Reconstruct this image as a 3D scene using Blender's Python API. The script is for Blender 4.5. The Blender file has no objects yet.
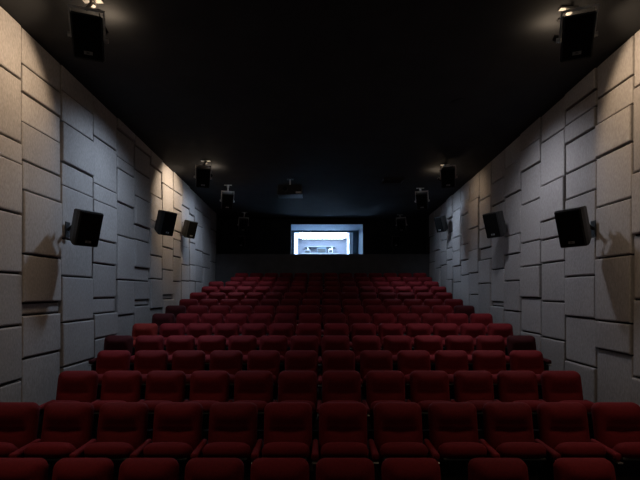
import bpy, bmesh, math, random
from mathutils import Vector, Matrix
random.seed(7)
R = math.radians
scene = bpy.context.scene
col = scene.collection

# ------------------------------------------------------------------ camera, world, light, exposure
EYE = 2.343                       # camera height above the floor of the front row
cam_data = bpy.data.cameras.new('camera')
cam = bpy.data.objects.new('camera', cam_data)
col.objects.link(cam)
cam.location = (0, 0, EYE)
cam.rotation_euler = (R(90), 0, 0)
cam_data.sensor_width = 36
cam_data.lens = 36 * 436 / 640
cam_data.shift_y = 52 / 640
cam_data.clip_start = 0.05
scene.camera = cam

world = bpy.data.worlds.new('world'); scene.world = world
world.use_nodes = True
world.node_tree.nodes['Background'].inputs[0].default_value = (0, 0, 0, 1)
world.node_tree.nodes['Background'].inputs[1].default_value = 0

vs = scene.view_settings
vs.view_transform = 'Standard'
vs.look = 'None'
vs.gamma = 1
vs.use_curve_mapping = False
vs.exposure = 0.0

def light(name, kind, loc, energy, color, **kw):
    d = bpy.data.lights.new(name, kind); d.energy = energy; d.color = color
    for k, v in kw.items(): setattr(d, k, v)
    o = bpy.data.objects.new(name, d); o.location = loc; col.objects.link(o)
    return o

# added dim fill light in place of the cinema screen, behind the camera
sl = light('screen_fill', 'AREA', (0.1, -2.3, 2.9), 5, (0.86, 0.92, 1.0), shape='RECTANGLE', size=6.6, size_y=2.8)
sl.rotation_euler = (R(90), 0, 0)
WARM = (1.0, 0.75, 0.50)
COOL = (0.62, 0.78, 1.0)
NEUTRAL = (0.84, 0.88, 1.0)
# house lamps: x, y, drop below the ceiling, energy, colour, aim (None = straight down), cone in degrees, blend
WASHERS = [(-2.74, 5.42, 0.26, 100, WARM, (-1.0, -0.30, -0.55), 112, 0.35, 10.0),
           (3.00, 5.42, 0.26, 80, WARM, (1.0, -0.30, -0.55), 112, 0.35, 10.0),
           (-2.83, 11.15, 0.26, 125, (1.0, 0.80, 0.58), (-1.0, 0.15, -0.55), 105, 0.5, 7.0),
           (3.10, 11.15, 0.26, 14, WARM, (1.0, 0.15, -0.55), 105, 0.8, 6.0)]
DOWNLIGHTS = [(-2.3, 7.6, 375, COOL), (2.45, 7.6, 300, NEUTRAL), (-2.3, 12.9, 300, COOL), (2.45, 12.9, 230, COOL), (-2.3, 3.2, 140, WARM), (2.45, 3.2, 140, WARM)]
DOWN_CONE = 128
BOOTH_LIGHT = 22.0

# ------------------------------------------------------------------ helpers
def mesh_obj(name, me, mat=None, parent=None):
    o = bpy.data.objects.new(name, me)
    col.objects.link(o)
    if mat is not None and not me.materials: me.materials.append(mat)
    if parent is not None: o.parent = parent
    return o

def empty(name, loc=(0, 0, 0), rot=(0, 0, 0)):
    o = bpy.data.objects.new(name, None); col.objects.link(o)
    o.location = loc; o.rotation_euler = rot; o.empty_display_size = 0.1
    return o

def tag(o, label, cat, group=None):
    o['label'] = label; o['category'] = cat
    if group: o['group'] = group
    return o

def struct(o, label=None, cat=None):
    o['kind'] = 'structure'
    if label: o['label'] = label
    if cat: o['category'] = cat
    return o

def from_bm(name, bm, smooth=False):
    bmesh.ops.recalc_face_normals(bm, faces=bm.faces)
    me = bpy.data.meshes.new(name); bm.to_mesh(me); bm.free()
    if smooth:
        me.polygons.foreach_set('use_smooth', [True] * len(me.polygons))
    return me

def add_box(bm, lo, hi, bev=0.0, seg=1, mat=None):
    r = bmesh.ops.create_cube(bm, size=1)
    vs_ = r['verts']
    for v in vs_:
        v.co = Vector(((lo[i] + hi[i]) / 2 + v.co[i] * (hi[i] - lo[i]) for i in range(3)))
    if bev:
        es = list({e for v in vs_ for e in v.link_edges})
        rr = bmesh.ops.bevel(bm, geom=es, offset=bev, segments=seg, affect='EDGES', profile=0.5)
        vs_ = list({v for f in rr['faces'] for v in f.verts} | {v for v in vs_ if v.is_valid})
    if mat is not None:
        for v in vs_: v.co = mat @ v.co
    return vs_

def box_mesh(name, lo, hi, bev=0.0, seg=1, smooth=False):
    bm = bmesh.new(); add_box(bm, lo, hi, bev, seg)
    return from_bm(name, bm, smooth)

def add_tube(bm, a, b, r, n=10, r2=None):
    a, b = Vector(a), Vector(b); d = b - a
    q = d.to_track_quat('Z', 'Y').to_matrix().to_4x4()
    m = Matrix.Translation((a + b) / 2) @ q
    bmesh.ops.create_cone(bm, cap_ends=True, segments=n, radius1=r, radius2=r if r2 is None else r2, depth=d.length, matrix=m)

def tube_mesh(name, a, b, r, n=10, r2=None):
    bm = bmesh.new(); add_tube(bm, a, b, r, n, r2)
    return from_bm(name, bm)

# ------------------------------------------------------------------ materials
def mat(name, color, rough=0.7, metal=0.0, spec=0.5, noise=None, bump=None, rand=0.0, sheen=0.0, emit=None):
    m = bpy.data.materials.new(name); m.use_nodes = True
    nt = m.node_tree; b = nt.nodes['Principled BSDF']
    b.inputs['Base Color'].default_value = (*color, 1)
    b.inputs['Roughness'].default_value = rough
    b.inputs['Metallic'].default_value = metal
    b.inputs['Specular IOR Level'].default_value = spec
    if sheen:
        b.inputs['Sheen Weight'].default_value = sheen
        b.inputs['Sheen Roughness'].default_value = 0.4
        b.inputs['Sheen Tint'].default_value = (*[min(1, c * 3 + 0.04) for c in color], 1)
    if emit:
        b.inputs['Emission Color'].default_value = (*emit[0], 1)
        b.inputs['Emission Strength'].default_value = emit[1]
    tc = nt.nodes.new('ShaderNodeTexCoord')
    last = None
    if noise:
        scale, amt = noise
        n = nt.nodes.new('ShaderNodeTexNoise'); n.inputs['Scale'].default_value = scale; n.inputs['Detail'].default_value = 5
        nt.links.new(tc.outputs['Object'], n.inputs['Vector'])
        mr = nt.nodes.new('ShaderNodeMapRange')
        mr.inputs['From Min'].default_value = 0.3; mr.inputs['From Max'].default_value = 0.7
        mr.inputs['To Min'].default_value = 1 - amt; mr.inputs['To Max'].default_value = 1 + amt
        nt.links.new(n.outputs['Fac'], mr.inputs['Value'])
        last = mr.outputs['Result']
    if rand:
        oi = nt.nodes.new('ShaderNodeObjectInfo')
        mr2 = nt.nodes.new('ShaderNodeMapRange')
        mr2.inputs['To Min'].default_value = 1 - rand; mr2.inputs['To Max'].default_value = 1 + rand
        nt.links.new(oi.outputs['Random'], mr2.inputs['Value'])
        if last is None: last = mr2.outputs['Result']
        else:
            mu = nt.nodes.new('ShaderNodeMath'); mu.operation = 'MULTIPLY'
            nt.links.new(last, mu.inputs[0]); nt.links.new(mr2.outputs['Result'], mu.inputs[1])
            last = mu.outputs[0]
    if last is not None:
        vm = nt.nodes.new('ShaderNodeVectorMath'); vm.operation = 'SCALE'
        vm.inputs[0].default_value = color
        nt.links.new(last, vm.inputs['Scale'])
        nt.links.new(vm.outputs[0], b.inputs['Base Color'])
    if bump:
        scale, strength, dist = bump
        n2 = nt.nodes.new('ShaderNodeTexNoise'); n2.inputs['Scale'].default_value = scale; n2.inputs['Detail'].default_value = 3
        nt.links.new(tc.outputs['Object'], n2.inputs['Vector'])
        bp = nt.nodes.new('ShaderNodeBump'); bp.inputs['Strength'].default_value = strength; bp.inputs['Distance'].default_value = dist
        nt.links.new(n2.outputs['Fac'], bp.inputs['Height'])
        nt.links.new(bp.outputs['Normal'], b.inputs['Normal'])
    return m

def fabric_panel_material():
    m = mat('panel_fabric', (0.33, 0.305, 0.295), rough=0.95, spec=0.15, rand=0.09)
    nt = m.node_tree; b = nt.nodes['Principled BSDF']
    tc = nt.nodes.new('ShaderNodeTexCoord')
    mp = nt.nodes.new('ShaderNodeMapping'); mp.inputs['Scale'].default_value = (60, 60, 22)
    nt.links.new(tc.outputs['Object'], mp.inputs['Vector'])
    n = nt.nodes.new('ShaderNodeTexNoise'); n.inputs['Scale'].default_value = 1.0; n.inputs['Detail'].default_value = 4
    nt.links.new(mp.outputs[0], n.inputs['Vector'])
    big = nt.nodes.new('ShaderNodeTexNoise'); big.inputs['Scale'].default_value = 1.3; big.inputs['Detail'].default_value = 3
    nt.links.new(tc.outputs['Object'], big.inputs['Vector'])
    mr = nt.nodes.new('ShaderNodeMapRange'); mr.inputs['From Min'].default_value = 0.25; mr.inputs['From Max'].default_value = 0.75
    mr.inputs['To Min'].default_value = 0.80; mr.inputs['To Max'].default_value = 1.2
    nt.links.new(n.outputs['Fac'], mr.inputs['Value'])
    mb = nt.nodes.new('ShaderNodeMapRange'); mb.inputs['From Min'].default_value = 0.3; mb.inputs['From Max'].default_value = 0.7
    mb.inputs['To Min'].default_value = 0.94; mb.inputs['To Max'].default_value = 1.06
    nt.links.new(big.outputs['Fac'], mb.inputs['Value'])
    src = b.inputs['Base Color'].links[0].from_socket
    for s in (mr.outputs['Result'], mb.outputs['Result']):
        v = nt.nodes.new('ShaderNodeVectorMath'); v.operation = 'SCALE'
        nt.links.new(src, v.inputs[0]); nt.links.new(s, v.inputs['Scale']); src = v.outputs[0]
    nt.links.new(src, b.inputs['Base Color'])
    bp = nt.nodes.new('ShaderNodeBump'); bp.inputs['Strength'].default_value = 0.5; bp.inputs['Distance'].default_value = 0.004
    nt.links.new(n.outputs['Fac'], bp.inputs['Height']); nt.links.new(bp.outputs['Normal'], b.inputs['Normal'])
    return m

M = {}
M['panel'] = fabric_panel_material()
M['backing'] = mat('wall_backing', (0.035, 0.033, 0.033), 0.95, spec=0.1, noise=(4, 0.1))
M['ceiling'] = mat('black_ceiling', (0.030, 0.031, 0.034), 0.9, spec=0.15, noise=(2, 0.15))
M['back'] = mat('black_back_wall', (0.018, 0.019, 0.022), 0.9, spec=0.15, noise=(2, 0.15))
M['parapet'] = mat('charcoal_half_wall', (0.10, 0.097, 0.10), 0.9, spec=0.15, noise=(3, 0.12))
M['floor'] = mat('dark_carpet', (0.020, 0.014, 0.014), 0.98, spec=0.1, noise=(40, 0.3))
RED = (0.160, 0.0078, 0.0115)
def velvet(n, c): return mat(n, c, 0.85, spec=0.25, noise=(45, 0.14), bump=(160, 0.25, 0.002), rand=0.16, sheen=0.2)
M['velvet'] = velvet('red_velvet', RED)
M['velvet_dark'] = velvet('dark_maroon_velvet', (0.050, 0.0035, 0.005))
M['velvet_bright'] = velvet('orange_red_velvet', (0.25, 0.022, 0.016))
M['shell'] = mat('black_seat_shell', (0.012, 0.010, 0.010), 0.6, noise=(20, 0.1))
M['steel'] = mat('brushed_steel', (0.60, 0.58, 0.55), 0.35, metal=1.0, noise=(60, 0.08))
M['bracket'] = mat('pale_bracket', (0.62, 0.60, 0.57), 0.45, metal=0.3, noise=(60, 0.05))
M['cabinet'] = mat('black_speaker_cabinet', (0.018, 0.0175, 0.017), 0.5, noise=(30, 0.1), bump=(200, 0.2, 0.001))
M['grille'] = mat('black_speaker_grille', (0.005, 0.005, 0.005), 0.8, spec=0.05, noise=(150, 0.3))
M['badge'] = mat('silver_badge', (0.22, 0.22, 0.22), 0.4, metal=0.2)
M['dark_metal'] = mat('dark_metal', (0.02, 0.02, 0.021), 0.45, metal=0.4)
M['reveal'] = mat('pale_reveal_paint', (0.19, 0.23, 0.28), 0.8, spec=0.2, noise=(3, 0.05))
M['frame'] = mat('dark_teal_frame', (0.06, 0.10, 0.13), 0.5, noise=(8, 0.1))
M['white'] = mat('white_booth_paint', (0.82, 0.83, 0.86), 0.8, noise=(3, 0.03))
M['lavender'] = mat('lavender_booth_wall', (0.075, 0.075, 0.092), 0.8, noise=(3, 0.04))
M['booth_grey'] = mat('grey_booth_furniture', (0.10, 0.104, 0.115), 0.7, noise=(5, 0.05))
M['lens'] = mat('lens_glass', (0.02, 0.025, 0.03), 0.08, spec=0.8)
M['tubeglow'] = mat('lit_panel', (0.9, 0.93, 1.0), 0.5, emit=((0.54, 0.76, 1.0), BOOTH_LIGHT))
def glass():
    m = bpy.data.materials.new('booth_glass'); m.use_nodes = True
    nt = m.node_tree; nt.nodes.clear()
    out = nt.nodes.new('ShaderNodeOutputMaterial'); mx = nt.nodes.new('ShaderNodeMixShader')
    t = nt.nodes.new('ShaderNodeBsdfTransparent'); g = nt.nodes.new('ShaderNodeBsdfGlossy')
    t.inputs[0].default_value = (0.94, 0.97, 1.0, 1); g.inputs['Roughness'].default_value = 0.02
    mx.inputs[0].default_value = 0.04
    nt.links.new(t.outputs[0], mx.inputs[1]); nt.links.new(g.outputs[0], mx.inputs[2]); nt.links.new(mx.outputs[0], out.inputs[0])
    return m
M['glass'] = glass()

# ------------------------------------------------------------------ the hall
WL, WR = 3.88, 4.05               # distance of the panelled walls from the camera's axis
BACK = 16.9                       # upper back wall
HALF = 16.3                       # half wall in front of it
FRONT = -2.4
def ceil_z(y, x=0.0): return EYE + 3.70 - 0.048 * y - 0.016 * x

# rows: distance of the backrest, height of its top relative to the eye
ROW_Y = [3.55, 4.36, 5.42, 6.43, 7.46, 8.46, 9.45, 10.41, 11.34, 12.25, 13.14, 13.98, 14.80, 15.59]
ROW_T = [-1.362, -1.105, -0.976, -0.855, -0.736, -0.600, -0.455, -0.310, -0.170, 0.0, 0.180, 0.353, 0.526, 0.697]
SEAT_H = 1.0
ROW_Z = [EYE + t - SEAT_H for t in ROW_T]
def floor_z(y):
    z = ROW_Z[0]
    for ry, rz in zip(ROW_Y, ROW_Z):
        if y >= ry - 0.60: z = rz
    return z

fl = struct(mesh_obj('floor', box_mesh('floor', (-WL - 0.1, FRONT, -0.25), (WR + 0.1, ROW_Y[1] - 0.6, 0.0)), M['floor']), 'dark carpeted stepped floor under the seat rows', 'floor')
for i in range(1, len(ROW_Y)):
    y0 = ROW_Y[i] - 0.6
    y1 = ROW_Y[i + 1] - 0.6 if i + 1 < len(ROW_Y) else HALF
    mesh_obj('tier', box_mesh('tier', (-WL + 0.004, y0, ROW_Z[0] - 0.25), (WR - 0.004, y1, ROW_Z[i])), M['floor'], fl)

def ceiling():
    bm = bmesh.new()
    x0, x1 = -WL - 0.3, WR + 0.3
    vv = [bm.verts.new(p) for p in [(xx, yy, ceil_z(yy, xx)) for xx, yy in ((x0, FRONT), (x1, FRONT), (x1, BACK + 0.1), (x0, BACK + 0.1))]]
    ww = [bm.verts.new(v.co + Vector((0, 0, 0.2))) for v in vv]
    bm.faces.new(vv); bm.faces.new(ww)
    for i in range(4): bm.faces.new((vv[i], vv[(i + 1) % 4], ww[(i + 1) % 4], ww[i]))
    return from_bm('ceiling', bm)
struct(mesh_obj('ceiling', ceiling(), M['ceiling']), 'black sloping ceiling over the whole hall', 'ceiling')

# columns of wall panels: (near, far, heights of the joints above eye level; f = flush seam, r = panel above is recessed)
LEFT = [
    (4.861, 5.705, '2.769 1.938 1.662f 1.011 0.241 -0.433 -1.144'),
    (5.705, 6.57, '2.998 2.633 2.241f 1.737 1.345 0.504 -0.148 -0.308r -0.882'),
    (6.57, 7.495, '3.051f 2.586 1.975 1.622f 0.819 0.244 -0.466 -1.14'),
    (7.495, 8.375, '2.703 1.887f 1.597f 0.925 0.504 -0.109 -0.381r -0.816'),
    (8.375, 9.169, '3.152 2.618f 2.395 1.747 1.104 0.241 -0.462'),
    (9.169, 9.998, '3.093 2.589 2.04 1.433 1.119 0.527 0.241r -0.176 -0.296r'),
    (9.998, 10.761, '2.934 2.282 1.664f 0.856 0.309 -0.392'),
    (10.761, 11.563, '2.71 1.969f 1.125 0.563 -0.077 -0.179r'),
    (11.563, 12.259, '2.702 2.238 1.649 1.419 0.955 0.287'),
    (12.259, 13.013, '2.461 1.969f 1.621 1.303f 0.782 0.319'),
    (13.013, 13.599, '2.349 1.891r 1.495 0.824 0.336'),
    (13.599, 14.508, '2.624 2.125f 1.336 0.837f 0.322'),
    (14.508, 15.52, '2.58 1.307 0.826'),
    (15.52, 16.424, '2.269 1.794f 1.098'),
]
RIGHT = [
    (4.905, 5.678, '2.644 1.539 0.736 -0.097 -1.099'),
    (5.678, 6.433, '2.836 2.456 1.964 1.238 0.491 -0.415 -0.83'),
    (6.433, 7.252, '3.002 2.752 2.444 1.955 1.523 0.813f 0.25 -0.399 -1.126'),
    (7.252, 8.045, '2.736 1.937 1.277 0.945 0.525 -0.168 -0.822'),
    (8.045, 8.851, '2.842f 2.416 1.748 0.976 0.503 -0.11 -0.787'),
    (8.851, 9.623, '2.707 2.073 1.205 0.804 0.237 -0.402'),
    (9.623, 10.375, '2.556 2.022 1.282f 0.527 -0.229 -0.321r'),
    (10.375, 11.155, '2.318 1.578 1.085 0.801r 0.212'),
    (11.155, 11.891, '2.429 1.69 1.109f 0.502 -0.066'),
    (11.891, 12.613, '2.583f 2.19 1.348 0.898 0.477'),
    (12.613, 13.377, '2.442f 1.638 1.221f 0.774 0.298'),
    (13.377, 14.014, '2.323 1.884r 1.381 1.005 0.389'),
    (14.014, 14.715, '1.712 1.317f 0.889'),
    (14.715, 15.422, '2.314 1.451 0.829'),
    (15.422, 16.2, '2.03 1.45f 1.087'),
]


def near_columns(first, seed):
    rnd = random.Random(seed); out = []; y = first
    while y > FRONT + 0.5:
        zz = []; z = 3.0 - rnd.random() * 0.5
        while z > -1.7:
            zz.append('%.3f' % z); z -= rnd.choice((0.3, 0.65, 0.8, 1.0))
        out.append((y - 0.8, y, ' '.join(zz))); y -= 0.8
    return out

def panel_mesh(side, x, t, y0, y1, zb0, zb1, zt0, zt1):
    # a padded panel: back rim on the wall, soft bevelled front; top edge may follow the ceiling
    s = 1 if side == 'left' else -1
    c = 0.016
    bm = bmesh.new()
    def ring(xx, i):
        return [bm.verts.new((xx, y0 + i, zb0 + i)), bm.verts.new((xx, y1 - i, zb1 + i)), bm.verts.new((xx, y1 - i, zt1 - i)), bm.verts.new((xx, y0 + i, zt0 - i))]
    rings = [ring(x, 0), ring(x + s * max(t - c, 0.004), 0), ring(x + s * (t - c * 0.3), c * 0.35), ring(x + s * t, c * 1.2)]
    for a, b in zip(rings, rings[1:]):
        for i in range(4): bm.faces.new((a[i], a[(i + 1) % 4], b[(i + 1) % 4], b[i]))
    bm.faces.new(rings[0]); bm.faces.new(rings[-1])
    return from_bm('panel', bm)

def side_wall(side):
    W = WL if side == 'left' else WR
    s = -1 if side == 'left' else 1
    xb = s * (W + 0.07)
    cols = LEFT if side == 'left' else RIGHT
    cols = near_columns(cols[0][0], 3 if side == 'left' else 9) + cols
    lo, hi = sorted((xb, xb + s * 0.2))
    bm = bmesh.new()
    vv = [(lo, FRONT, -0.25), (hi, FRONT, -0.25), (hi, BACK, -0.25), (lo, BACK, -0.25)]
    a = [bm.verts.new(p) for p in vv]
    b = [bm.verts.new((p[0], p[1], ceil_z(p[1], p[0]))) for p in vv]
    bm.faces.new(a); bm.faces.new(b)
    for i in range(4): bm.faces.new((a[i], a[(i + 1) % 4], b[(i + 1) % 4], b[i]))
    w = struct(mesh_obj('wall_' + side, from_bm('wall_' + side, bm), M['backing']), 'grey fabric acoustic panel wall on the %s side' % side, 'wall')
    rnd = random.Random(21 if side == 'left' else 22)
    for (y0, y1, js) in cols:
        ya, yb = y0 + 0.014, y1 - 0.014
        bot = floor_z(y0) + 0.01
        edges = []
        for j in js.split():
            f = j[-1] if j[-1] in 'fr' else ''
            edges.append((EYE + float(j.rstrip('fr')), f))
        edges = [e for e in edges if e[0] > bot + 0.1]
        base_t = 0.055
        prev = None; pt = base_t
        for k in range(len(edges) + 1):
            z_lo, fl_ = edges[k] if k < len(edges) else (bot, '')
            recess = fl_ == 'r'
            gap_lo = 0.004 if fl_ == 'f' else 0.014
            if k == len(edges): gap_lo = 0.0
            z_b = z_lo + gap_lo
            flush_prev = k > 0 and edges[k - 1][1] == 'f'
            t = 0.022 if recess else (pt + 0.004 if flush_prev else base_t + rnd.choice((-0.012, 0.0, 0.01, 0.024)))
            if k == 0: zt0, zt1 = ceil_z(ya, s * W) - 0.012, ceil_z(yb, s * W) - 0.012
            else:
                g = 0.004 if flush_prev else 0.014
                zt0 = zt1 = edges[k - 1][0] - g
            if zt1 - z_b < 0.03: continue
            mesh_obj('panel', panel_mesh(side, xb, t, ya, yb, z_b, z_b, zt0, zt1) if side == 'left' else panel_mesh(side, xb, t, ya, yb, z_b, z_b, zt0, zt1), M['panel'], w)
            pt = t
    return w
side_wall('left'); side_wall('right')

# wall at the front, with the screen on it, behind the camera
struct(mesh_obj('wall_front', box_mesh('wall_front', (-WL - 0.27, FRONT - 0.2, -0.25), (WR + 0.27, FRONT, ceil_z(FRONT))), M['back']), 'black wall behind the cinema screen', 'wall')

# back: half wall and upper wall with the booth opening
OX0, OX1, OZ0, OZ1 = -1.124, 1.667, EYE + 1.30, EYE + 2.636
def wall_with_hole(name, y0, y1, x0, x1, z0, z1, h):
    bm = bmesh.new()
    add_box(bm, (x0, y0, z0), (h[0], y1, z1)); add_box(bm, (h[1], y0, z0), (x1, y1, z1))
    add_box(bm, (h[0], y0, z0), (h[1], y1, h[2])); add_box(bm, (h[0], y0, h[3]), (h[1], y1, z1))
    return from_bm(name, bm)
struct(mesh_obj('wall_back', wall_with_hole('wall_back', BACK, BACK + 0.12, -WL - 0.27, WR + 0.27, 0.0, ceil_z(BACK, WR), (OX0, OX1, OZ0, OZ1)), M['back']), 'black upper back wall around the booth window', 'wall')
hw = struct(mesh_obj('wall_rear_half', box_mesh('wall_rear_half', (-WL - 0.06, HALF, 0.0), (WR + 0.06, BACK - 0.002, EYE + 1.42), 0.01), M['parapet']), 'charcoal half wall behind the last row of seats', 'wall')

# booth window: splayed reveal, frame, pane
YI = 18.2
IX0, IX1, IZ1 = -1.20, 1.60, EYE + 2.567
def reveal():
    bm = bmesh.new(); t = 0.05; y0 = BACK + 0.121
    def quad(p, off):
        a = [bm.verts.new(q) for q in p]; b = [bm.verts.new(Vector(q) + Vector(off)) for q in p]
        bm.faces.new(a); bm.faces.new(b)
        for i in range(4): bm.faces.new((a[i], a[(i + 1) % 4], b[(i + 1) % 4], b[i]))
    quad([(OX0, y0, OZ0), (OX0, y0, OZ1), (IX0, YI, IZ1), (IX0, YI, OZ0)], (-t, 0, 0))
    quad([(OX1, y0, OZ0), (OX1, y0, OZ1), (IX1, YI, IZ1), (IX1, YI, OZ0)], (t, 0, 0))
    quad([(OX0, y0, OZ1), (OX1, y0, OZ1), (IX1, YI, IZ1), (IX0, YI, IZ1)], (0, 0, t))
    quad([(OX0, y0, OZ0), (OX1, y0, OZ0), (IX1, YI, OZ0), (IX0, YI, OZ0)], (0, 0, -t))
    return from_bm('reveal', bm)
win = struct(empty('window_1', (0.25, BACK, OZ0)), 'brightly lit projection booth window in the back wall', 'window')
def part(name, me, m, parent):
    o = mesh_obj(name, me, m); o.parent = parent
    o.matrix_parent_inverse = Matrix.Translation(parent.location).inverted()
    return o
part('reveal', reveal(), M['reveal'], win)
part('window_frame', box_mesh('top_rail', (IX0 - 0.05, YI + 0.001, EYE + 2.48), (IX1 + 0.05, YI + 0.069, EYE + 2.80)), M['frame'], win)
part('window_frame', box_mesh('stile', (IX0, YI, OZ0), (-1.07, YI + 0.06, EYE + 2.479), 0.005), M['frame'], win)
part('window_frame', box_mesh('stile', (1.375, YI, OZ0), (IX1, YI + 0.06, EYE + 2.479), 0.005), M['frame'], win)
part('mullion', box_mesh('mullion', (1.21, YI - 0.03, OZ0), (1.374, YI + 0.05, EYE + 2.479), 0.01), M['white'], win)
part('window_pane', box_mesh('window_pane', (-1.069, YI + 0.02, OZ0), (1.209, YI + 0.026, EYE + 2.478)), M['glass'], win)

# the booth itself: white corridor-like room with lit ceiling
BY1 = 22.0; BX0, BX1, BZ0, BZ1 = -1.12, 1.36, EYE + 0.2, EYE + 2.69
def bpart(name, lo, hi, m, label, cat='wall'): return struct(mesh_obj(name, box_mesh(name, lo, hi), m), label, cat)
bpart('wall_booth_left', (BX0 - 0.1, YI + 0.07, BZ0), (BX0, BY1, BZ1), M['white'], 'white left wall inside the projection booth')
bpart('wall_booth_right', (BX1, YI + 0.07, BZ0), (BX1 + 0.1, BY1, BZ1), M['white'], 'white right wall inside the projection booth')
bpart('wall_booth_back', (BX0 - 0.1, BY1, BZ0 - 0.1), (BX1 + 0.1, BY1 + 0.1, BZ1 + 0.1), M['lavender'], 'lavender grey far wall inside the projection booth')
bpart('floor_booth', (BX0 - 0.1, YI + 0.07, BZ0 - 0.1), (BX1 + 0.1, BY1 - 0.001, BZ0 - 0.001), M['white'], 'pale floor of the projection booth', 'floor')
bpart('ceiling_booth', (BX0 - 0.1, YI + 0.07, BZ1 + 0.001), (BX1 + 0.1, BY1 - 0.001, BZ1 + 0.1), M['white'], 'white ceiling of the projection booth', 'ceiling')
bl = tag(empty('booth_ceiling_light', (0.12, 20.2, BZ1)), 'glowing white ceiling light panel inside the projection booth', 'light')
part('light_housing', box_mesh('light_housing', (-0.95, 18.6, BZ1 - 0.03), (1.19, 21.8, BZ1 - 0.001), 0.004), M['white'], bl)
part('diffuser', box_mesh('diffuser', (-0.92, 18.63, BZ1 - 0.036), (1.16, 21.77, BZ1 - 0.031)), M['tubeglow'], bl)
sh = tag(empty('booth_shelf', (0.0, 21.85, EYE + 2.20)), 'long white wall shelf seen through the booth window', 'shelf')
part('shelf_board', box_mesh('shelf_board', (-0.75, 21.66, EYE + 2.24), (0.75, 21.999, EYE + 2.28), 0.005), M['booth_grey'], sh)
for xx in (-0.6, 0.6): part('shelf_bracket', box_mesh('shelf_bracket', (xx - 0.02, 21.7, EYE + 2.10), (xx + 0.02, 21.999, EYE + 2.239)), M['bracket'], sh)
# bench and equipment under the shelf
bench = tag(empty('booth_bench', (0.0, 21.4, BZ0)), 'white workbench inside the projection booth', 'bench')
part('bench_top', box_mesh('bench_top', (-0.9, 21.15, EYE + 1.84), (0.95, 21.64, EYE + 1.89), 0.006), M['booth_grey'], bench)
for xx in (-0.86, 0.91):
    for yy in (21.2, 21.6): part('leg', box_mesh('leg', (xx - 0.025, yy - 0.025, BZ0), (xx + 0.025, yy + 0.025, EYE + 1.839)), M['bracket'], bench)
def device(x0, x1, z1, m, label, name='booth_device', cat='device'):
    z0 = EYE + 1.891
    e = tag(empty(name, ((x0 + x1) / 2, 21.4, z0)), label, cat)
    part('housing', box_mesh('housing', (x0, 21.28, z0 + 0.015), (x1, 21.58, z1), 0.015, 2), m, e)
    part('front_plate', box_mesh('front_plate', (x0 + 0.02, 21.27, z0 + 0.035), (x1 - 0.02, 21.279, z1 - 0.03)), M['dark_metal'], e)
    for xx in (x0 + 0.03, x1 - 0.03): part('foot', box_mesh('foot', (xx - 0.012, 21.33, z0), (xx + 0.012, 21.36, z0 + 0.016)), M['dark_metal'], e)
device(-0.74, -0.48, EYE + 2.06, M['booth_grey'], 'small pale device at the left end of the booth workbench')
device(-0.14, 0.30, EYE + 2.16, M['frame'], 'dark teal projection device in the middle of the booth workbench')
device(0.42, 0.62, EYE + 2.10, M['steel'], 'narrow silver device right of the projection device in the booth')

# ------------------------------------------------------------------ seats
def inset(z, h, r):
    d = abs(z) - (h / 2 - r)
    return 0 if d <= 0 else r - math.sqrt(max(r * r - d * d, 0))

def pillow(w, h, t, r, front, nx=12, nz=16, back=0.35):
    zs = [math.sin((i / nz - 0.5) * math.pi * 0.97) / math.sin(math.pi * 0.485) for i in range(nz + 1)]
    us = [math.sin((i / nx - 0.5) * math.pi * 0.92) / math.sin(math.pi * 0.46) for i in range(nx + 1)]
    bm = bmesh.new(); F = []; B = []
    for v in zs:
        z = v * h / 2; hw_ = w / 2 - inset(z, h, r)
        fr = []; br = []
        for u in us:
            e = max(0.0, (1 - abs(u) ** 7) * (1 - abs(v) ** 9)) ** 0.5
            border = abs(u) > 0.999 or abs(v) > 0.999
            x = u * hw_
            if border:
                p = bm.verts.new((x, 0, z)); fr.append(p); br.append(p)
            else:
                fr.append(bm.verts.new((x, -t * e * (1 - back) + front(u, v) * e, z)))
                br.append(bm.verts.new((x, t * e * back, z)))
        F.append(fr); B.append(br)
    for i in range(nz):
        for j in range(nx):
            for G in (F, B):
                q = (G[i][j], G[i][j + 1], G[i + 1][j + 1], G[i + 1][j])
                if len(set(q)) > 2:
                    try: bm.faces.new(q)
                    except ValueError: pass
    return bm

def back_front(u, v):
    # padded head part curling under into a drooping crease, lumbar pad below it, side bolsters beside both
    k = min(1.0, max(0.0, (0.80 - abs(u)) / 0.18)); k = k * k * (3 - 2 * k)
    c = 0.20 - 0.10 * (1 - u * u)
    pad = -0.048 * math.exp(-((v - c - 0.50) / 0.30) ** 2) - (0.042 if abs(u) < 0.5 else 0.032) * math.exp(-((v - c + 0.42) / 0.30) ** 2) + 0.026 * math.exp(-((v - c) / 0.05) ** 2)
    return k * pad + (1 - k) * (-0.024)

def backrest_mesh():
    bm = pillow(0.485, 0.62, 0.115, 0.080, back_front, 18, 42)
    m = Matrix.Translation((0, 0.01, 0.682)) @ Matrix.Rotation(R(-11), 4, 'X')
    bmesh.ops.transform(bm, matrix=m, verts=bm.verts)
    return from_bm('backrest', bm, True)

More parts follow.
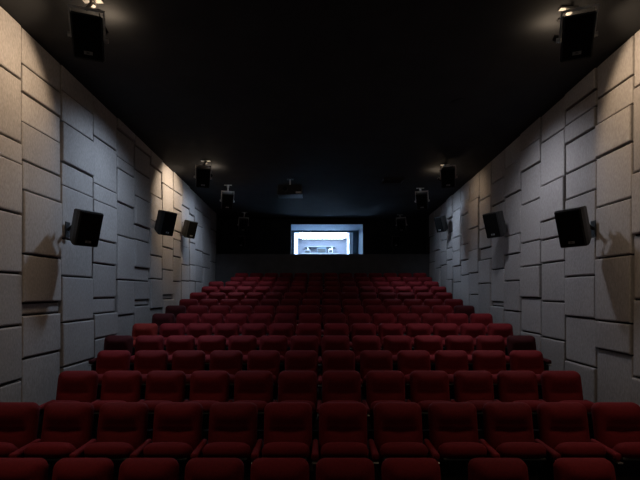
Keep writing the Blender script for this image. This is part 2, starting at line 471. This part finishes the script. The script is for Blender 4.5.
CUSH = Matrix.Translation((0, -0.05, 0.325)) @ Matrix.Rotation(R(-47), 4, 'X')   # tipped half up
def cushion_mesh():
    bm = pillow(0.455, 0.45, 0.15, 0.07, lambda u, v: -0.008 * (1 - u * u), 10, 12, 0.5)
    # local pillow stands in XZ with front -Y: lay it down (front up), hinge at its rear edge
    m = CUSH @ Matrix.Translation((0, -0.215, 0.03)) @ Matrix.Rotation(R(-90), 4, 'X')
    bmesh.ops.transform(bm, matrix=m, verts=bm.verts)
    return from_bm('seat_cushion', bm, True)
def cushion_shell_mesh():
    bm = bmesh.new()
    add_box(bm, (-0.20, -0.38, -0.065), (0.20, -0.03, -0.03), 0.012, 2, CUSH)
    return from_bm('cushion_shell', bm)
def back_shell_mesh():
    bm = bmesh.new()
    m = Matrix.Translation((0, 0.01, 0.682)) @ Matrix.Rotation(R(-11), 4, 'X')
    add_box(bm, (-0.215, 0.046, -0.30), (0.215, 0.066, 0.25), 0.008, 1, m)
    return from_bm('back_shell', bm)
def armrest_mesh():
    bm = bmesh.new()
    vs_ = add_box(bm, (-0.032, -0.40, 0.568), (0.032, 0.0, 0.632), 0.022, 3)
    for v in bm.verts:
        k = -v.co.y / 0.40
        v.co.x *= 0.8 + 0.3 * k; v.co.z += 0.012 * (1 - k)
    return from_bm('armrest', bm, True)
def side_frame_mesh():
    bm = bmesh.new()
    add_box(bm, (-0.018, -0.34, 0.30), (0.018, 0.02, 0.58), 0.008)
    add_box(bm, (-0.015, -0.22, 0.0), (0.015, -0.08, 0.31), 0.006)
    add_box(bm, (-0.03, -0.30, 0.0), (0.03, 0.0, 0.02), 0.005)
    return from_bm('side_frame', bm)
def cap_mesh():
    bm = bmesh.new()
    add_box(bm, (-0.026, -0.425, 0.548), (0.026, -0.33, 0.562), 0.003)
    return from_bm('end_cap', bm)

ME = {k: f() for k, f in dict(backrest=backrest_mesh, seat_cushion=cushion_mesh, cushion_shell=cushion_shell_mesh, back_shell=back_shell_mesh, armrest=armrest_mesh, side_frame=side_frame_mesh, end_cap=cap_mesh).items()}
VARIANT = {}
for key in ('velvet', 'velvet_dark', 'velvet_bright'):
    for k in ('backrest', 'seat_cushion', 'armrest'):
        me = ME[k].copy(); me.materials.clear()
        me.materials.append(M[key]); VARIANT[key, k] = me
for k, m in (('cushion_shell', 'shell'), ('back_shell', 'shell'), ('side_frame', 'shell'), ('end_cap', 'steel')): ME[k].materials.append(M[m])

ORD = ['first', 'second', 'third', 'fourth', 'fifth', 'sixth', 'seventh', 'eighth', 'ninth', 'tenth', 'eleventh', 'twelfth', 'thirteenth', 'fourteenth']
def link(name, me, parent, loc=(0, 0, 0)):
    o = bpy.data.objects.new(name, me); col.objects.link(o); o.parent = parent; o.location = loc
    return o
def seat(x, y, z, pitch, label, group, key='velvet', left=True, right=False):
    s = empty('cinema_seat', (x, y, z)); tag(s, label, 'seat', group)
    link('backrest', VARIANT[key, 'backrest'], s)
    link('back_shell', ME['back_shell'], s)
    link('seat_cushion', VARIANT[key, 'seat_cushion'], s)
    link('cushion_shell', ME['cushion_shell'], s)
    for on, dx in ((left, -pitch / 2), (right, pitch / 2)):
        if on:
            a = link('armrest', VARIANT[key, 'armrest'], s, (dx, 0, 0))
            link('end_cap', ME['end_cap'], a)
            link('side_frame', ME['side_frame'], s, (dx, 0, 0))
    return s

# front row, its seats unevenly spaced
fx = [-2.49, -1.945, -1.405, -0.868, -0.330, 0.207, 0.748, 1.462, 2.17]
for k, x in enumerate(fx):
    nxt = fx[k + 1] - x if k + 1 < len(fx) else 1
    seat(x, ROW_Y[0], ROW_Z[0], 0.535, 'red velvet seat cut off at the picture bottom, %s from left in the frontmost row' % ORD[k], 'seats in the frontmost row', left=True, right=nxt > 0.6)
for r in range(1, len(ROW_Y)):
    n, pitch, off = (12, (0.552, 0.549, 0.556)[r - 1], (-0.045, -0.005, 0.0)[r - 1]) if r <= 3 else (14, 0.532, 0.0)
    if r in (5, 6): off = 0.05
    if r in (8, 9): off = 0.03
    if r >= 10: off = 0.12
    first = 1 if r >= 12 else 0          # the last two rows start one seat further from the left wall
    rowname = 'the last row by the half wall' if r == len(ROW_Y) - 1 else 'the %s full row from the front' % ORD[r - 1]
    for k in range(first, n):
        x = (k - n / 2 + 0.5) * pitch + off
        key = 'velvet'; look = 'red velvet tip-up seat'
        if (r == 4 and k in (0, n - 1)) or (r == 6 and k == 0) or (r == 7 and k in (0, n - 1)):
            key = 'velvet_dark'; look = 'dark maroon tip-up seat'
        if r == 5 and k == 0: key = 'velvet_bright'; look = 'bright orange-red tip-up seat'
        if k == first: pos = 'leftmost in'
        elif k == n - 1: pos = 'rightmost in'
        elif k < n / 2: pos = '%s from the left in' % ORD[k - first]
        else: pos = '%s from the right in' % ORD[n - 1 - k]
        seat(x, ROW_Y[r], ROW_Z[r], pitch, '%s, %s %s' % (look, pos, rowname), 'seats in ' + rowname, key, True, k == n - 1)

# ------------------------------------------------------------------ loudspeakers
def cabinet_mesh(w, h, d):
    # face in the XZ plane at y = 0 looking to -Y, body narrowing to the rear
    bm = bmesh.new()
    f = [(-w / 2, 0, -h / 2), (w / 2, 0, -h / 2), (w / 2, 0, h / 2), (-w / 2, 0, h / 2)]
    mid = [(p[0], d * 0.3, p[2]) for p in f]
    bk = [(p[0] * 0.62, d, p[2] * 0.84 + 0.02) for p in f]
    rings = [[bm.verts.new(p) for p in q] for q in (f, mid, bk)]
    for a, b in zip(rings, rings[1:]):
        for i in range(4): bm.faces.new((a[i], a[(i + 1) % 4], b[(i + 1) % 4], b[i]))
    bm.faces.new(rings[0]); bm.faces.new(rings[-1])
    bmesh.ops.bevel(bm, geom=list(bm.edges), offset=0.012, segments=2, affect='EDGES')
    return from_bm('cabinet', bm)

def text_mesh(s, size):
    cu = bpy.data.curves.new('letters', 'FONT'); cu.body = s; cu.size = size; cu.extrude = 0.0008; cu.align_x = 'CENTER'; cu.align_y = 'CENTER'
    o = bpy.data.objects.new('letters', cu); col.objects.link(o)
    bpy.context.view_layer.update()
    me = bpy.data.meshes.new_from_object(o.evaluated_get(bpy.context.evaluated_depsgraph_get()))
    bpy.data.objects.remove(o); bpy.data.curves.remove(cu)
    me.transform(Matrix.Rotation(R(90), 4, 'X'))
    me.materials.clear()
    return me
LETTERS = text_mesh('JBL', 0.030); LETTERS.materials.append(M['grille'])

def speaker(name, label, group, base, centre, yaw, pitch, w, h, d, mount, sc=1.0):
    """base: fixing point on ceiling or wall; centre: middle of the front face (world)"""
    root = empty(name, base); tag(root, label, 'speaker', group)
    base = Vector(base)
    body = Matrix.Translation(Vector(centre)) @ Matrix.Rotation(yaw, 4, 'Z') @ Matrix.Rotation(pitch, 4, 'X')
    loc = Matrix.Translation(-base)
    def p(nm, me, m, parent=root, mtx=None):
        me.transform(loc @ (mtx if mtx is not None else Matrix.Identity(4)))
        return mesh_obj(nm, me, m, parent)
    cab = p('cabinet', cabinet_mesh(w, h, d), M['cabinet'], root, body)
    p('grille', box_mesh('grille', (-w / 2 + 0.018, -0.014, -h / 2 + 0.018), (w / 2 - 0.018, -0.001, h / 2 - 0.018), 0.005), M['grille'], root, body)
    bz = -h / 2 + 0.075
    badge = p('badge', box_mesh('badge', (-0.045, -0.0175, bz - 0.018), (0.045, -0.0145, bz + 0.018), 0.001), M['badge'], root, body)
    badge['label'] = 'small silver maker badge'
    lm = LETTERS.copy(); lm.transform(Matrix.Translation((0, -0.0185, bz))); p('letters', lm, None, badge, body)
    # yoke: U bracket round the back of the cabinet with a knob at each side
    hx = w / 2 + 0.012; yk = d * 0.28
    bm = bmesh.new()
    if mount == 'ceiling':
        zt = h / 2 + 0.035
        p('crossbar', box_mesh('crossbar', (-hx - 0.008, yk - 0.025, zt + 0.0005), (hx + 0.008, yk + 0.025, zt + 0.026)), M['bracket'], root, body)  # pale colour stands in for rim light along the cabinet top
        for s in (-1, 1): p('yoke_arm', box_mesh('yoke_arm', (s * hx - 0.008, yk - 0.022, -0.03), (s * hx + 0.008, yk + 0.022, zt)), M['bracket'], root, body)  # pale colour imitates the rim light down the cabinet sides
    else:
        yb = d + 0.05
        add_box(bm, (-0.03, yb, -h * 0.36), (0.03, yb + 0.012, h * 0.42))
        for zz in (-h * 0.36, h * 0.36): add_box(bm, (-0.03, d * 0.8, zz), (0.03, yb, zz + 0.012))
    if mount == 'ceiling': bm.free()
    else: p('yoke', from_bm('yoke', bm), M['dark_metal'], root, body)
    if mount == 'ceiling':
        for s in (-1, 1):
            p('knob', tube_mesh('knob', (s * hx, yk, 0), (s * (hx + 0.035), yk, 0), 0.026, 12), M['bracket'], root, body)
        top = body @ Vector((0, yk, h / 2 + 0.045))
        p('post', tube_mesh('post', top, (base.x, base.y, base.z - 0.015), 0.020, 10), M['bracket'])
        bm = bmesh.new()
        add_box(bm, (base.x - 0.11, base.y - 0.03, base.z - 0.018), (base.x + 0.11, base.y + 0.03, base.z + 0.0))
        add_tube(bm, (base.x, base.y, base.z - 0.07), (base.x, base.y, base.z - 0.018), 0.035, 12)
        p('mount_plate', from_bm('mount_plate', bm), M['bracket'])
    else:
        s = 1 if base.x < 0 else -1
        yb = body @ Vector((0, d + 0.062, 0.02))
        p('arm', tube_mesh('arm', (base.x + s * 0.012, base.y, base.z), yb, 0.024, 10), M['dark_metal'])
        bm = bmesh.new()
        if abs(base.y - BACK) < 0.05 : add_box(bm, (base.x - 0.06, base.y - 0.014, base.z - 0.12), (base.x + 0.06, base.y, base.z + 0.12), 0.004)
        else: add_box(bm, (base.x if s > 0 else base.x - 0.014, base.y - 0.06, base.z - 0.12), (base.x + 0.014 if s > 0 else base.x, base.y + 0.06, base.z + 0.12), 0.004)
        p('mount_plate', from_bm('mount_plate', bm), M['dark_metal'])
    return root

CE = [('nearest the camera', (-2.72, 5.22), (-2.64, 4.95, 2.89), 1.0), ('second from the front', (-2.81, 10.72), (-2.80, 10.45, 2.72), 1.0), ('third from the front', (-2.69, 12.75), (-2.65, 12.5, 2.58), 1.0), ('farthest, by the back wall', (-2.80, 16.2), (-2.80, 15.95, 2.42), 1.0)]
CR = [('nearest the camera', (2.98, 5.22), (2.93, 4.95, 2.89), 1.0), ('second from the front', (3.07, 10.72), (3.07, 10.45, 2.72), 1.0), ('third from the front', (2.93, 12.75), (2.92, 12.5, 2.58), 1.0), ('farthest, by the back wall', (2.97, 16.2), (2.97, 15.95, 2.42), 1.0)]
for side, LST in (('left', CE), ('right', CR)):
    s = 1 if side == 'left' else -1
    for txt, (bx, by), (cx, cy, cz), k in LST:
        speaker('ceiling_speaker', 'black speaker hung from the ceiling on the %s, %s' % (side, txt), 'ceiling speakers', (bx, by, ceil_z(by, bx)), (cx, cy, EYE + cz), s * R(20), R(30), 0.325 * k, 0.465 * k, 0.29 * k, 'ceiling')
WS = [('left', 'nearest the camera', 6.66, (-3.39, 6.42, 0.92), 1.0), ('left', 'middle of the three', 10.30, (-3.45, 9.95, 1.55), 1.05), ('left', 'farthest of the three', 12.55, (-3.55, 12.1, 1.72), 0.92),
      ('right', 'nearest the camera', 6.42, (3.55, 6.20, 0.90), 1.05), ('right', 'middle of the three', 9.55, (3.62, 9.2, 1.40), 1.02), ('right', 'farthest of the three', 14.0, (3.68, 13.5, 2.08), 0.92)]
for side, txt, wy, (cx, cy, cz), k in WS:
    s = 1 if side == 'left' else -1
    bx = -WL + 0.02 if side == 'left' else WR - 0.02
    speaker('wall_speaker', 'black speaker tilted down on the %s panelled wall, %s' % (side, txt), 'wall speakers', (bx, wy, EYE + cz + 0.03), (cx, cy, EYE + cz), s * R(60), R(18), 0.36 * k, 0.52 * k, 0.29 * k, 'wall')
for side, cx in (('left', -2.98), ('right', 2.87)):
    speaker('back_wall_speaker', 'black speaker on the back wall %s of the booth window' % side, 'back wall speakers', (cx, BACK, EYE + 1.95), (cx, BACK - 0.45, EYE + 1.90), 0, R(12), 0.30, 0.42, 0.24, 'wall')

# ------------------------------------------------------------------ projector hung from the ceiling
def projector():
    y = 12.1; x = -0.83; zc = ceil_z(y, x)
    e = tag(empty('projector', (x, y, zc)), 'dark projector hanging from the black ceiling on a short post', 'projector')
    def p(nm, me, m, parent=e): return mesh_obj(nm, me, m, parent)
    p('post', tube_mesh('post', (0, 0, -0.21), (0, 0, 0), 0.022), M['bracket'])
    p('mount_plate', box_mesh('mount_plate', (-0.09, -0.09, -0.012), (0.09, 0.09, 0.0), 0.003), M['dark_metal'])
    body = p('body', box_mesh('body', (-0.33, -0.26, -0.46), (0.33, 0.26, -0.21), 0.03, 3), M['cabinet'])
    p('lens_ring', tube_mesh('lens_ring', (-0.12, -0.30, -0.33), (-0.12, -0.255, -0.33), 0.075, 20), M['dark_metal'])
    p('lens', tube_mesh('lens', (-0.12, -0.31, -0.33), (-0.12, -0.301, -0.33), 0.055, 20), M['lens'])
    p('vent', box_mesh('vent', (0.17, -0.266, -0.45), (0.32, -0.259, -0.40)), M['bracket'])
    p('tray', box_mesh('tray', (-0.34, -0.27, -0.475), (0.34, 0.27, -0.461), 0.003), M['dark_metal'])
projector()
v = tag(empty('ceiling_vent', (2.0, 12.0, ceil_z(12.0, 2.0))), 'flat black air vent in the ceiling right of the projector', 'vent')
def vp(nm, lo, hi): return mesh_obj(nm, box_mesh(nm, lo, hi, 0.003), M['dark_metal'], v)
vp('vent_frame', (-0.28, -0.2, -0.05), (0.28, -0.17, 0.01)); vp('vent_frame', (-0.28, 0.17, -0.05), (0.28, 0.2, 0.01))
vp('vent_frame', (-0.28, -0.17, -0.05), (-0.25, 0.17, 0.01)); vp('vent_frame', (0.25, -0.17, -0.05), (0.28, 0.17, 0.01))
for i in range(7): vp('slat', (-0.25, -0.15 + i * 0.045, -0.04), (0.25, -0.13 + i * 0.045, -0.01))

# ------------------------------------------------------------------ house lamps on the ceiling
def spot(parent, loc, aim, energy, color, cone, blend, soft=0.04):
    l = light('lamp_light', 'SPOT', loc, energy, color, spot_size=R(cone), spot_blend=blend, shadow_soft_size=soft)
    l.rotation_euler = Vector(aim).to_track_quat('-Z', 'Y').to_euler()
    l.parent = parent
names = ['left of the hall near the front', 'right of the hall near the front', 'left above the middle rows', 'right above the middle rows']
for (x, y, drop, en, c, aim, cone, blend, spill), nm in zip(WASHERS, names):
    e = tag(empty('wall_washer_lamp', (x, y, ceil_z(y, x))), 'small black spotlight behind the ceiling speaker, ' + nm, 'lamp', 'wall washer spotlights')
    mesh_obj('canopy', tube_mesh('canopy', (0, 0, -0.02), (0, 0, 0), 0.05, 16), M['dark_metal'], e)
    mesh_obj('stem', tube_mesh('stem', (0, 0, -drop + 0.05), (0, 0, -0.02), 0.008), M['dark_metal'], e)
    a = Vector(aim).normalized(); p0 = Vector((0, 0, -drop))
    mesh_obj('lamp_can', tube_mesh('lamp_can', p0 - a * 0.10, p0 - a * 0.01, 0.035, 14, 0.045), M['dark_metal'], e)
    spot(e, p0 + a * 0.005, aim, en, c, cone, blend)
    g = light('spill_fill', 'POINT', p0 + a * 0.05, spill * 0.35, c, shadow_soft_size=0.03); g.parent = e  # added point light to brighten the crossbars and nearby ceiling
    spot(e, p0 - a * 0.11, (0, 0, 1), spill, c, 165, 1.0)      # added upward light for the ceiling glow; the can has no slots
dn = ['left side above the near rows', 'right side above the near rows', 'left side above the far rows', 'right side above the far rows', 'left side ahead of the seats', 'right side ahead of the seats']
for (x, y, en, c), nm in zip(DOWNLIGHTS, dn):
    e = tag(empty('downlight', (x, y, ceil_z(y, x))), 'small recessed black downlight in the ceiling, ' + nm, 'lamp', 'recessed downlights')
    bm = bmesh.new()
    for i in range(24):
        a0, a1 = i * math.tau / 24, (i + 1) * math.tau / 24
        ring = [[bm.verts.new((r * math.cos(a), r * math.sin(a), z)) for r, z in ((0.17, -0.0), (0.17, -0.006), (0.15, -0.006), (0.15, -0.0))] for a in (a0, a1)]
        for j in range(4): bm.faces.new((ring[0][j], ring[0][(j + 1) % 4], ring[1][(j + 1) % 4], ring[1][j]))
    bmesh.ops.remove_doubles(bm, verts=bm.verts, dist=1e-5)
    mesh_obj('trim_ring', from_bm('trim_ring', bm), M['ceiling'], e)
    spot(e, (0, 0, -0.015), (math.copysign(0.6 if y > 10 else 0.36, x), 0, -1), en, c, DOWN_CONE, 1.0, 0.15)
